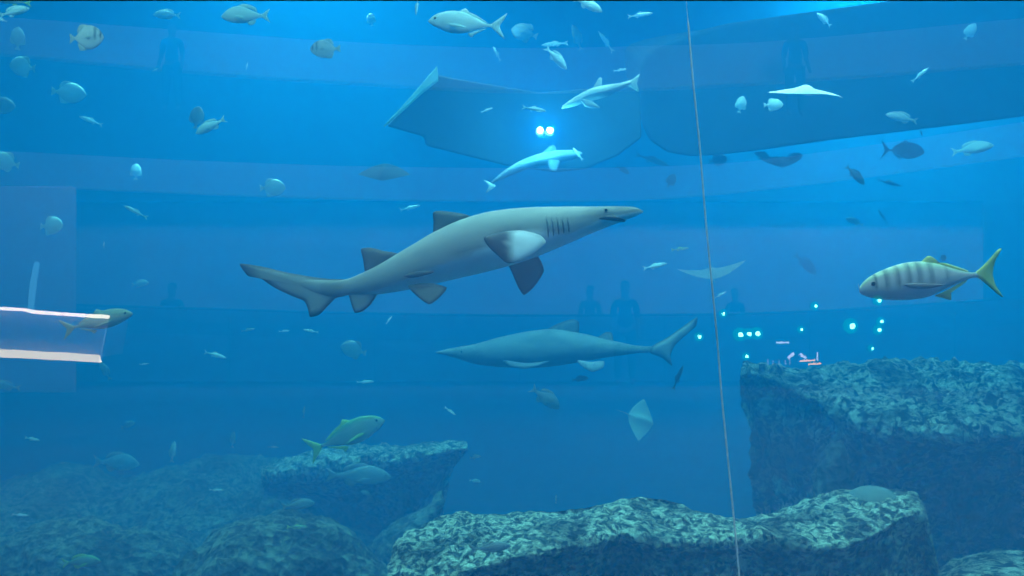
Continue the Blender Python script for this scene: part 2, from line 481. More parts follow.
# ---------------------------------------------------------------- fins and fish
def blade(poly, T, centre=None, plane=None, edge_col=None, col=(.3, .3, .3), rings=((1.0, 0.06), (0.94, 0.35), (0.75, 0.75), (0.45, 1.0))):
    """a lens thick fin over a closed outline of (x, z); plane(x, z) gives the y of its mid surface"""
    q = []
    for i in range(len(poly)):                       # densify with a smooth closed curve
        p0, p1, p2, p3 = (Vector(poly[(i + k) % len(poly)]) for k in (-1, 0, 1, 2))
        for s in (0, .25, .5, .75):
            a = p1 + (p2 - p1) * s
            c = 0.5 * ((2 * p1) + (-p0 + p2) * s + (2 * p0 - 5 * p1 + 4 * p2 - p3) * s * s + (-p0 + 3 * p1 - 3 * p2 + p3) * s ** 3)
            q.append(a.lerp(c, 0.6))
    c = Vector(centre) if centre else sum(q, Vector((0, 0))) / len(q)
    n = len(q); V = []; K = []; Fc = []
    pl = plane or (lambda x, z: 0.0)
    for side in (1, -1):
        for s, t in rings:
            for p in q:
                r = c + (p - c) * s
                V.append((r.x, pl(r.x, r.y) + side * t * T, r.y))
                K.append(mix(edge_col, col, sstep(0.0, 0.30, 1 - s)) if edge_col else col)
        V.append((c.x, pl(c.x, c.y) + side * T, c.y)); K.append(col)
    per = n * len(rings) + 1
    for k in range(2):
        o = k * per
        for r in range(len(rings) - 1):
            for j in range(n):
                f = (o + r * n + j, o + r * n + (j + 1) % n, o + (r + 1) * n + (j + 1) % n, o + (r + 1) * n + j)
                Fc.append(f if k else f[::-1])
        r = len(rings) - 1
        for j in range(n):
            f = (o + r * n + j, o + r * n + (j + 1) % n, o + per - 1)
            Fc.append(f if k else f[::-1])
    for j in range(n):
        Fc.append((j, (j + 1) % n, per + (j + 1) % n, per + j))
    return V, Fc, K

def loft(secs, ring, colfn):
    """secs: (x, zc, h, w, y) half height and half width; colfn(x, sin, t) -> colour"""
    V = []; Fc = []; K = []
    n = len(secs)
    for i, (x, zc, h, w, y) in enumerate(secs):
        for j in range(ring):
            a = 2 * PI * j / ring
            V.append((x, y + w * math.cos(a), zc + h * math.sin(a))); K.append(colfn(i / (n - 1), math.sin(a), x, zc + h * math.sin(a)))
    for i in range(n - 1):
        for j in range(ring):
            Fc.append((i * ring + j, i * ring + (j + 1) % ring, (i + 1) * ring + (j + 1) % ring, (i + 1) * ring + j))
    Fc += [tuple(range(ring)), tuple(range((n - 1) * ring, n * ring))]
    return V, Fc, K

KINDS = {
 'trevally': dict(top=[(0, .0), (.05, .055), (.15, .11), (.35, .155), (.55, .145), (.75, .085), (.92, .022), (1, .02)],
                  bot=[(0, .0), (.05, .035), (.15, .075), (.35, .125), (.55, .125), (.75, .07), (.92, .022), (1, .02)], w=.42,
                  tail=[(-.30, .0), (-.36, .06), (-.50, .17), (-.47, .09), (-.42, .0), (-.46, -.09), (-.49, -.16), (-.36, -.06)],
                  dorsal=[(.12, .145), (.03, .20), (.02, .165), (-.10, .125), (-.26, .035), (-.15, .06), (.0, .12)],
                  anal=[(-.02, -.125), (-.07, -.17), (-.09, -.14), (-.26, -.035), (-.12, -.08)],
                  pect=[(.22, -.03), (.12, -.035), (-.02, -.08), (.06, -.075), (.20, -.06)]),
 'golden': dict(top=[(0, -.035), (.03, .0), (.08, .035), (.18, .075), (.35, .115), (.50, .125), (.65, .105), (.82, .055), (.95, .02), (1, .02)],
                bot=[(0, .055), (.03, .075), (.10, .10), (.25, .125), (.45, .135), (.60, .12), (.78, .065), (.95, .02), (1, .02)], w=.50,
                tail=[(-.29, .0), (-.35, .045), (-.41, .095), (-.475, .16), (-.505, .165), (-.455, .085), (-.43, .0), (-.445, -.085), (-.49, -.165), (-.46, -.15), (-.385, -.075), (-.34, -.03)],
                dorsal=[(.06, .115), (.01, .155), (-.02, .15), (-.025, .115), (-.12, .095), (-.26, .035), (-.24, .02), (-.10, .08), (.0, .105)],
                anal=[(-.02, -.12), (-.06, -.135), (-.13, -.16), (-.11, -.125), (-.24, -.045), (-.24, -.03), (-.10, -.09)],
                pect=[(.22, -.025), (.14, -.02), (.02, -.035), (-.06, -.05), (.05, -.065), (.16, -.055)], pcol=(.42, .34, .32)),
 'bat': dict(top=[(0, .0), (.06, .13), (.18, .26), (.4, .36), (.62, .34), (.82, .20), (.95, .06), (1, .05)],
             bot=[(0, .0), (.06, .10), (.18, .22), (.4, .33), (.62, .32), (.82, .19), (.95, .06), (1, .05)], w=.22,
             tail=[(-.29, .0), (-.34, .06), (-.45, .15), (-.44, .0), (-.45, -.15), (-.34, -.06)],
             dorsal=[(.12, .33), (-.02, .40), (-.16, .38), (-.22, .28), (-.24, .16), (-.05, .28)],
             anal=[(.05, -.30), (-.05, -.37), (-.17, -.36), (-.21, -.27), (-.24, -.15), (-.05, -.27)],
             pect=[(.20, .0), (.12, .04), (.02, .0), (.10, -.06)]),
 'snapper': dict(top=[(0, .0), (.06, .06), (.2, .15), (.4, .20), (.6, .17), (.8, .09), (.95, .04), (1, .04)],
                 bot=[(0, .0), (.06, .05), (.2, .11), (.4, .145), (.6, .135), (.8, .075), (.95, .04), (1, .04)], w=.40,
                 tail=[(-.29, .0), (-.36, .06), (-.48, .14), (-.44, .06), (-.42, .0), (-.44, -.06), (-.48, -.14), (-.36, -.06)],
                 dorsal=[(.20, .17), (.08, .24), (-.08, .22), (-.20, .16), (-.22, .08), (-.05, .16)],
                 anal=[(-.02, -.12), (-.08, -.19), (-.17, -.16), (-.20, -.07)],
                 pect=[(.20, -.02), (.10, -.01), (-.0, -.07), (.10, -.09)]),
 'slim': dict(top=[(0, .0), (.06, .035), (.2, .075), (.45, .10), (.7, .075), (.9, .03), (1, .025)],
              bot=[(0, .0), (.06, .03), (.2, .065), (.45, .085), (.7, .06), (.9, .03), (1, .025)], w=.60,
              tail=[(-.29, .0), (-.38, .05), (-.49, .11), (-.44, .03), (-.43, .0), (-.44, -.03), (-.49, -.11), (-.38, -.05)],
              dorsal=[(.10, .09), (.03, .15), (-.10, .10), (-.12, .07)],
              anal=[(-.05, -.08), (-.10, -.13), (-.18, -.06)],
              pect=[(.22, -.02), (.12, -.02), (.04, -.06), (.14, -.06)]),
}
TONES = {
 'silver': dict(back=(.60, .92, .84), side=(.74, 1.0, .96), belly=(.85, 1.0, 1.0), fin=(.66, .95, .90)),  # cyan water mirrored in the scales is put into the colour
 'grey': dict(back=(.28, .34, .34), side=(.45, .50, .48), belly=(.62, .66, .62), fin=(.38, .44, .42)),
 'dark': dict(back=(.03, .05, .06), side=(.05, .08, .09), belly=(.08, .11, .12), fin=(.03, .05, .06)),
 'banded': dict(back=(.55, .60, .55), side=(.78, .80, .72), belly=(.85, .86, .80), fin=(.60, .66, .55), band=[(.10, .035), (.27, .04)]),
 'striped': dict(back=(.62, .74, .50), side=(.82, .73, .68), belly=(.88, .82, .78), fin=(.72, .78, .22), band=[(.13, .012), (.22, .015), (.31, .015), (.40, .015), (.49, .016), (.59, .016), (.74, .012)], bcol=(.05, .06, .07)),
 'green': dict(back=(.20, .48, .22), side=(.42, .55, .45), belly=(.60, .68, .60), fin=(.55, .85, .20)),
 'sandy': dict(back=(.42, .48, .36), side=(.58, .58, .44), belly=(.66, .66, .54), fin=(.50, .52, .36)),
}
cache = {}
def fish_parts(kind, tone, hi):
    key = (kind, tone, hi)
    if key in cache: return cache[key]
    K_, T_ = KINDS[kind], TONES[tone]
    n, ring = (46, 28) if hi else (16, 12)
    x0, x1 = .5, -.32
    secs = []
    for i in range(n):
        t = (i / (n - 1)) ** 1.25 if i else 0.0
        tp, bt = interp(K_['top'], t), interp(K_['bot'], t)
        if i == 0: tp = bt = 0.004
        h = (tp + bt) / 2
        w = h * K_['w'] * (1.0 if t < .7 else lerp(1.0, .8, (t - .7) / .3))
        secs.append((lerp(x0, x1, t), (tp - bt) / 2, h, max(w, .002), 0))
    def col(t0, s, x, z):
        t = t0 ** 1.25
        c = mix(T_['side'], T_['back'], sstep(.45, .85, s)); c = mix(c, T_['belly'], sstep(-.1, -.8, s))
        for cx, wd in T_.get('band', ()):
            k = math.exp(-((t - cx) / wd) ** 2) * sstep(-.45, .0, s)
            c = mix(c, T_.get('bcol', (.06, .10, .10)), min(1, k * .85))
        return c
    parts = [('body', loft(secs, ring, col))]
    th = .008
    parts.append(('tail_fin', blade(K_['tail'], th, centre=(K_['tail'][0][0] - .06, 0), col=T_['fin'], rings=((1, .1), (.8, .5), (.5, 1)))))
    parts.append(('dorsal_fin', blade(K_['dorsal'], th, col=T_['fin'], rings=((1, .1), (.8, .5), (.5, 1)))))
    parts.append(('anal_fin', blade(K_['anal'], th, col=T_['fin'], rings=((1, .1), (.8, .5), (.5, 1)))))
    for sgn in (1, -1):
        w = [s for s in secs if s[0] > .15][-1][3]
        parts.append(('pectoral_fin', blade(K_['pect'], th * .7, plane=lambda x, z, g=sgn, w=w: g * (w * .98 + (.22 - x) * (.22 if kind != 'golden' else .05)), col=K_.get('pcol', T_['fin']), rings=((1, .1), (.8, .5), (.5, 1)))))
    xe = .5 - .09
    te = .09 / .82
    he = (interp(K_['top'], te) + interp(K_['bot'], te)) / 2
    zc = (interp(K_['top'], te) - interp(K_['bot'], te)) / 2
    for sgn in (1, -1):
        V = []; Fc = []; r = .016 if kind != 'bat' else .022
        for a in range(7):
            for b in range(10):
                p, q = PI * a / 6, 2 * PI * b / 10
                V.append((xe + r * math.sin(p) * math.cos(q), sgn * (he * K_['w'] * .93) + r * .6 * math.cos(p), zc + he * .28 + r * math.sin(p) * math.sin(q)))
        for a in range(6):
            for b in range(10):
                Fc.append((a * 10 + b, a * 10 + (b + 1) % 10, (a + 1) * 10 + (b + 1) % 10, (a + 1) * 10 + b))
        parts.append(('eye', (V, Fc, [(.01, .012, .015)] * len(V))))
    if hi:
        res = [(nm, mesh(nm, *p[:2], SKIN if nm != 'eye' else EYEM, p[2])) for nm, p in parts]
    else:
        V, Fc, K = [], [], []
        for nm, p in parts:
            o = len(V); V += list(p[0]); K += list(p[2]); Fc += [tuple(i + o for i in f) for f in p[1]]
        res = [(kind + '_fish', mesh(kind + '_fish', V, Fc, SKIN, K))]
    cache[key] = res
    return res

def orient(a, yaw=0, roll=0):
    a = a % 360
    flip = 90 < a < 270
    R = Matrix.Rotation(math.radians(-(a - 180) if flip else -a), 4, 'Y')
    if flip: R = R @ Matrix.Rotation(PI, 4, 'Z')
    return R @ Matrix.Rotation(math.radians(yaw), 4, 'Z') @ Matrix.Rotation(math.radians(roll), 4, 'X')

def fish(name, u, v, lpx, a, kind, tone, D, label, hi=False, yaw=0, roll=0, sy=1.0, group=None):
    L = lpx * D / F
    Mx = Matrix.Translation(P(u, v, D)) @ orient(a, yaw, roll) @ Matrix.Diagonal((L, L, L * sy, 1))
    parts = fish_parts(kind, tone, hi)
    if hi:
        r = empty(name); tag(r, label, 'fish', group)
        bd = None
        for nm, me in parts:
            o = link(nm, me, bd if nm == 'eye' else r)
            if nm == 'body': bd = o
    else:
        r = link(name, parts[0][1]); tag(r, label, 'fish', group)
    r.matrix_world = Mx
    return r

# ---------------------------------------------------------------- sharks
BODY = []
def shark(name, label, D, top, bot, n, wr, parts, boundary, yfn, eye, back=(.50, .48, .43), belly=(.92, .94, .92), snout=lambda u: 0.0):
    """outlines in frame coordinates set at distance D; wr(t) half width over half height; yfn(u) bends the body in depth"""
    u0, u1 = top[0][0], top[-1][0]
    root = empty(name, P((u0 + u1) / 2, 250, D), label=label, cat='shark')
    k = D / F
    secs = []
    for i in range(n):
        t = i / (n - 1)
        t = 0.5 - 0.5 * math.cos(PI * t) if True else t
        u = lerp(u0, u1, t)
        vt, vb = interp(top, u), interp(bot, u)
        p = P(u, (vt + vb) / 2, D)
        h = max(.004, abs(vb - vt) / 2 * k)
        g = (D + yfn(u)) / D
        secs.append((p.x * g, EYE + (p.z - EYE) * g, h * g, h * wr(t), D + yfn(u)))
    def col(t, s, x, z):
        u = x / k + 512
        b = boundary(u)
        bk = mix(back, tuple(c * .40 for c in back), min(1, .45 * sstep(.05, .5, noise.noise(Vector((x * 4, z * 8, 4)))) + .8 * snout(u) * sstep(-.3, .4, s)))
        return mix(belly, bk, sstep(b - .12, b + .12, s + .10 * noise.noise(Vector((x * 6, z * 6, 1)))))
    V, Fc, K = loft(secs, 40, col)
    bd = link('body', mesh('body', V, Fc, SHARK, K)); child_world(bd, root); BODY.append(bd)
    for nm, poly, T, off, tilt, c0, c1, cen in parts:
        pw = [((u - 512) * k, EYE - (v - 288) * k) for u, v in poly]
        ce = ((cen[0] - 512) * k, EYE - (cen[1] - 288) * k) if cen else None
        ux, uz = pw[0]
        pl = lambda x, z, o=off, tl=tilt, ux=ux, uz=uz: D + yfn(x / k + 512) + o + tl[0] * (x - ux) + tl[1] * (z - uz)
        V, Fc, K = blade(pw, T, ce, pl, c1, c0 if not callable(c0) else (.5, .5, .5))
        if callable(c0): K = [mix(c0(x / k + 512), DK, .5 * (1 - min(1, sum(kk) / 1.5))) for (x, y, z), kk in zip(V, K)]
        V = [(x * pl(x, z) / D, y, EYE + (z - EYE) * pl(x, z) / D) for x, y, z in V]
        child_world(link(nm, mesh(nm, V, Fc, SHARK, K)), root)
    for (u, v, dy, r) in eye:
        o = lathe('eye', [(0, -r), (r * .7, -r * .7), (r, 0), (r * .7, r * .7), (0, r)], EYEM, 12)
        o.location = P(u, v, D) + Vector((0, dy, 0)); o.parent = bd
    return root, k

DK = (.09, .09, .085)
GR = (.50, .48, .43)
DF = (.17, .16, .15)
top1 = [(286, 277), (305, 278.5), (328, 280), (345, 279.5), (362, 273), (380, 264), (395, 255), (412, 245), (434, 232), (460, 220), (490, 211.5), (525, 207.5), (560, 206.5), (595, 206.5), (620, 206.3), (636, 207.5), (643, 211)]
bot1 = [(286, 281), (305, 290), (328, 297), (345, 295.5), (362, 295), (380, 294), (395, 292), (412, 289), (434, 284), (460, 278), (490, 271), (525, 261), (560, 247), (590, 234), (615, 224), (634, 217), (643, 212.5)]
def y1(u): return 0.0 + 0.25 * sstep(420, 240, u)
R1, k1 = shark('sand_tiger_shark', 'large grey shark with pale belly swimming up and right in mid water', 5.5, top1, bot1, 90,
    lambda t: lerp(.60, .85, sstep(0.1, .42, t)) if t < .8 else lerp(.85, 1.15, sstep(.8, 1, t)),
    [('tail_fin', [(346, 280), (330, 279), (310, 276.5), (285, 272), (262, 266.5), (240, 263.5), (243, 270), (248, 276), (253, 276.5), (256, 271.5), (262, 279), (275, 288), (292, 296), (304, 301), (308, 309), (310, 317), (319, 315), (328, 306), (336, 298), (347, 295)], .016, 0, (0, 0), GR, DK, (318, 289)),
     ('dorsal_fin', [(470, 216), (452, 212), (440, 210.8), (433, 212.5), (433.5, 222), (434, 234), (452, 226)], .022, 0.03, (0, 0), (.19, .18, .165), DK, None),
     ('dorsal_fin', [(398, 254), (384, 251), (370, 247.5), (361, 249), (363, 259), (366, 273), (382, 266)], .020, 0.02, (0, 0), (.19, .18, .165), DK, None),
     ('anal_fin', [(349, 291), (351, 303), (355, 313), (363, 311), (371, 304), (379, 290), (364, 288)], .016, 0, (0, 0), GR, DK, None),
     ('pelvic_fin', [(408, 286), (418, 297), (429, 304.5), (438, 299), (447, 287.5), (428, 283)], .016, -.10, (0, .5), (.22, .21, .19), DK, None),
     ('pelvic_fin', [(403, 276), (418, 271), (434, 271), (430, 274), (412, 278)], .012, -.155, (0, 0), (.13, .13, .12), DK, None),
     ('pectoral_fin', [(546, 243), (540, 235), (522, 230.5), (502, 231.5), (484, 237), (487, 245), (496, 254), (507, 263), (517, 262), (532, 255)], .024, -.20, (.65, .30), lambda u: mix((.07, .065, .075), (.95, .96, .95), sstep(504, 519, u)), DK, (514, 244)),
     ('pectoral_fin', [(508, 262), (513, 275), (518, 287), (524, 295), (534, 287), (544, 271), (538, 256), (520, 252)], .022, .10, (0, -.4), (.21, .20, .17), DK, None)],
    lambda u: interp([(286, -1.2), (350, -.95), (380, -.7), (420, -.42), (470, -.30), (505, -.05), (540, -.05), (570, -.45), (600, -.25), (643, 0)], u), y1, [(605, 211, -.062, .010)], snout=lambda u: sstep(585, 620, u))
# pale root of the near pectoral fin, gill slits and mouth
for i in range(5):
    u = 546 + i * 5.2
    o = tube('gill_slit', [P(u - 1.0, 217 + i * .3, 5.5) + Vector((0, -.112 - i * -.004, 0)), P(u + .4, 225, 5.5) + Vector((0, -.158 + i * .008, 0)), P(u + 1.2, 232, 5.5) + Vector((0, -.148 + i * .009, 0)), P(u + 1.5, 238 - i * 1.2, 5.5) + Vector((0, -.118 + i * .008, 0))], [.002, .006, .006, .002], plain('gill_shadow', (.17, .16, .15), .7), 8)
    o.parent = BODY[0]
o = tube('mouth', [P(597, 219.5, 5.5) + Vector((0, -.066, 0)), P(604, 218.5, 5.5) + Vector((0, -.072, 0)), P(613, 219, 5.5) + Vector((0, -.062, 0)), P(624, 221, 5.5) + Vector((0, -.02, 0))], [.003, .013, .017, .009], DARKM, 8)
o.parent = BODY[0]


top2 = [(436, 352), (452, 348), (475, 344), (500, 337), (530, 331), (556, 329), (580, 333), (610, 340), (640, 346), (662, 346)]
bot2 = [(436, 353), (452, 357), (475, 364), (500, 367), (530, 368), (556, 366), (580, 362), (610, 357), (640, 353), (662, 352)]
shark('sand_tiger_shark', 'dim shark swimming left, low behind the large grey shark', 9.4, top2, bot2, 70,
    lambda t: lerp(1.0, .85, sstep(0, .3, t)) if t < .7 else lerp(.85, .5, sstep(.7, 1, t)),
    [('tail_fin', [(652, 346), (668, 337), (682, 327), (697, 317), (696, 326), (686, 335), (676, 344), (670, 356), (672, 366), (662, 358), (650, 353)], .05, 0, (0, 0), GR, DK, (666, 345)),
     ('dorsal_fin', [(545, 331), (557, 324), (572, 319), (579, 322), (578, 334), (562, 335)], .03, 0, (0, 0), (.22, .24, .22), DK, None),
     ('dorsal_fin', [(597, 338), (606, 332), (612, 333), (613, 342), (604, 343)], .02, 0, (0, 0), (.3, .32, .3), DK, None),
     ('pectoral_fin', [(503, 360), (526, 363), (549, 361), (540, 366), (524, 369), (508, 366)], .03, -.22, (0, .6), (.36, .40, .38), DK, None),
     ('pelvic_fin', [(577, 360), (590, 362), (604, 361), (603, 368), (592, 372), (581, 366)], .02, -.15, (0, .3), (.60, .63, .60), GR, None)],
    lambda u: -.35, lambda u: 0.3 * sstep(600, 700, u), [(462, 351, -.10, .012)], back=(.36, .42, .38), belly=(.20, .25, .25))  # back lighter than belly: light from above put into the colour

# long pale fish high under the surface: two slender sharks seen from below and behind
def slender(name, label, D, top, bot, w, parts, back, belly):
    return shark(name, label, D, top, bot, 40, lambda t: w, parts, lambda u: -.1, lambda u: 0, [], back, belly)
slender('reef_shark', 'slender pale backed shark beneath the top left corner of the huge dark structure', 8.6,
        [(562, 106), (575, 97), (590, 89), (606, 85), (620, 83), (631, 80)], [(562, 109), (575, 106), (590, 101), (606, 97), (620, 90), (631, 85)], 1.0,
        [('dorsal_fin', [(592, 91), (598, 79), (602, 78), (601, 90)], .02, 0, (0, 0), (.6, .7, .6), None, None),
         ('pectoral_fin', [(580, 99), (592, 101), (600, 108), (586, 107)], .02, -.1, (0, .4), (.3, .4, .38), None, None),
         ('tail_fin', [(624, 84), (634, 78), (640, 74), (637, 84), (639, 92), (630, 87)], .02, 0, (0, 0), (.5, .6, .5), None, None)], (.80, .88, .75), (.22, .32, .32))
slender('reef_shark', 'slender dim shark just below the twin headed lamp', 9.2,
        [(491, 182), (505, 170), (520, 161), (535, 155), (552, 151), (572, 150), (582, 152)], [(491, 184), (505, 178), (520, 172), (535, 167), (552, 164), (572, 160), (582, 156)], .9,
        [('dorsal_fin', [(540, 156), (550, 146), (555, 146), (556, 155)], .02, 0, (0, 0), (.2, .3, .3), None, None),
         ('tail_fin', [(491, 183), (484, 180), (489, 186), (486, 193), (496, 186)], .02, 0, (0, 0), (.5, .6, .5), None, None),
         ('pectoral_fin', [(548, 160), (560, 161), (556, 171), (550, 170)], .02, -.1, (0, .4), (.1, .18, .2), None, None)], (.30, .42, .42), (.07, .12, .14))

# ---------------------------------------------------------------- rays
def ray(label, u, v, span_px, D, rot, up, down, flap=0.25, tail=0.9, chord=0.62, tip=0.0, bend=0.0):
    S = span_px * D / F / 2
    root = empty('stingray', (0, 0, 0)); tag(root, label, 'ray')
    n, mth = 40, 16
    V, Fc, K = [], [], []
    for side in (1, -1):
        for i in range(n + 1):
            s = -1 + 2 * i / n
            a = abs(s)
            xf = chord * (1 - a ** 1.25) * .62 + .02 * (1 - a) - tip * a
            xb = -chord * (1 - a ** 1.6) * .62 - .03 - tip * a * .9
            zf = flap * (a ** 1.6) + bend * s * s * s
            th = (.085 * (1 - a) ** 1.0 + .13 * math.exp(-(s / .16) ** 2)) * .75 + .004
            for j in range(mth + 1):
                c = j / mth
                prof = math.sin(PI * c ** .8) ** .8 if 0 < c < 1 else 0
                V.append((lerp(xf, xb, c), s, zf + side * th * prof * (1.0 if side > 0 else .55)))
                K.append(up if side > 0 else down)
    per = (n + 1) * (mth + 1)
    for k in range(2):
        for i in range(n):
            for j in range(mth):
                q = k * per + i * (mth + 1) + j
                f = (q, q + 1, q + mth + 2, q + mth + 1)
                Fc.append(f if k else f[::-1])
    link('body', mesh('body', V, Fc, RAYSKIN, K), root)
    if tail:
        x0 = -chord * .62
        tube('tail', [(x0 + .1 - tail * t, .06 * math.sin(t * 3), .02 + .05 * t) for t in (0, .2, .4, .6, .8, 1)], [.035, .026, .019, .013, .009, .005], plain('ray_tail', mix(up, (.1, .1, .1), .3), .6), 8, root)
    root.matrix_world = Matrix.Translation(P(u, v, D)) @ Euler([math.radians(r) for r in rot]).to_matrix().to_4x4() @ Matrix.Scale(S, 4)
    return root
ray('dark ray seen head on with bright wing tips below the angular platform', 384, 172, 52, 9.0, (0, 38, -88), (.06, .10, .12), (.10, .14, .16), flap=-.12, tail=.0, chord=1.0)
ray('pale kite shaped ray turned on its side, low in open water above the ledge', 641, 420, 46, 10.5, (62, 20, 12), (.50, .60, .60), (.5, .58, .58), flap=.06, tail=.75, chord=.95)
ray('bright white ray gliding edge on across the huge dark structure', 806, 91, 76, 7.0, (0, 22, -88), (.95, 1.0, .95), (.80, .88, .85), flap=-.10, tail=.0, chord=.7, bend=-.06)
ray('faint grey ray with spread wings crossing behind the pale cord', 712, 274, 68, 10.0, (-8, -22, 88), (.34, .40, .42), (.40, .44, .44), flap=.30, tail=.6, chord=.6)
ray('dark ray close under the lower edge of the huge dark structure', 779, 162, 46, 12.0, (0, 35, -86), (.04, .07, .09), (.06, .09, .1), flap=.18, tail=0.0, chord=.8)

# ---------------------------------------------------------------- named large fish
fish('golden_trevally', 930.5, 278.5, 145, 184.5, 'golden', 'striped', 4.6, 'pale striped fish with yellow tail above the rock shelf', hi=True, sy=1.0)
fish('trevally', 346, 436, 84, 22, 'trevally', 'green', 8.0, 'green backed fish with bright yellow tail above the dim rocks', hi=True, sy=1.0)
fish('trevally', 358, 476, 68, -2, 'snapper', 'grey', 9.5, 'dim grey fish just below the yellow-tailed green fish', hi=True, sy=.8)
fish('snapper', 97, 322, 74, 13, 'trevally', 'sandy', 6.0, 'sandy coloured fish behind the right end of the lit shop counter', hi=True, sy=.85)
fish('trevally', 467, 24, 78, 176, 'trevally', 'silver', 6.2, 'bright silver fish with forked tail near the top, above the angular platform', hi=True)
fish('spadefish', 86, 38, 36, 2, 'bat', 'banded', 6.5, 'round silver fish with a dark band behind its eye', hi=True, sy=.95)
fish('snapper', 246, 16, 50, 181, 'snapper', 'silver', 7.0, 'bright silver fish facing left at the top edge, tail bent upright', hi=True)
fish('spadefish', 326, 49, 32, 182, 'bat', 'banded', 8.0, 'round banded fish facing left between the two brightest silver fish', hi=True, sy=.8)
fish('snapper', 545, 398, 40, -38, 'snapper', 'grey', 8.6, 'speckled fish diving to the right below the dim shark', hi=True, yaw=20)
fish('snapper', 116, 463, 48, -4, 'snapper', 'grey', 12.0, 'dim blue grey fish resting just above the rocky bed', hi=True)
fish('trevally', 903, 151, 44, -4, 'trevally', 'dark', 11.0, 'dark fish facing right with forked tail in the bright glow below the overhang', hi=True, sy=1.3)

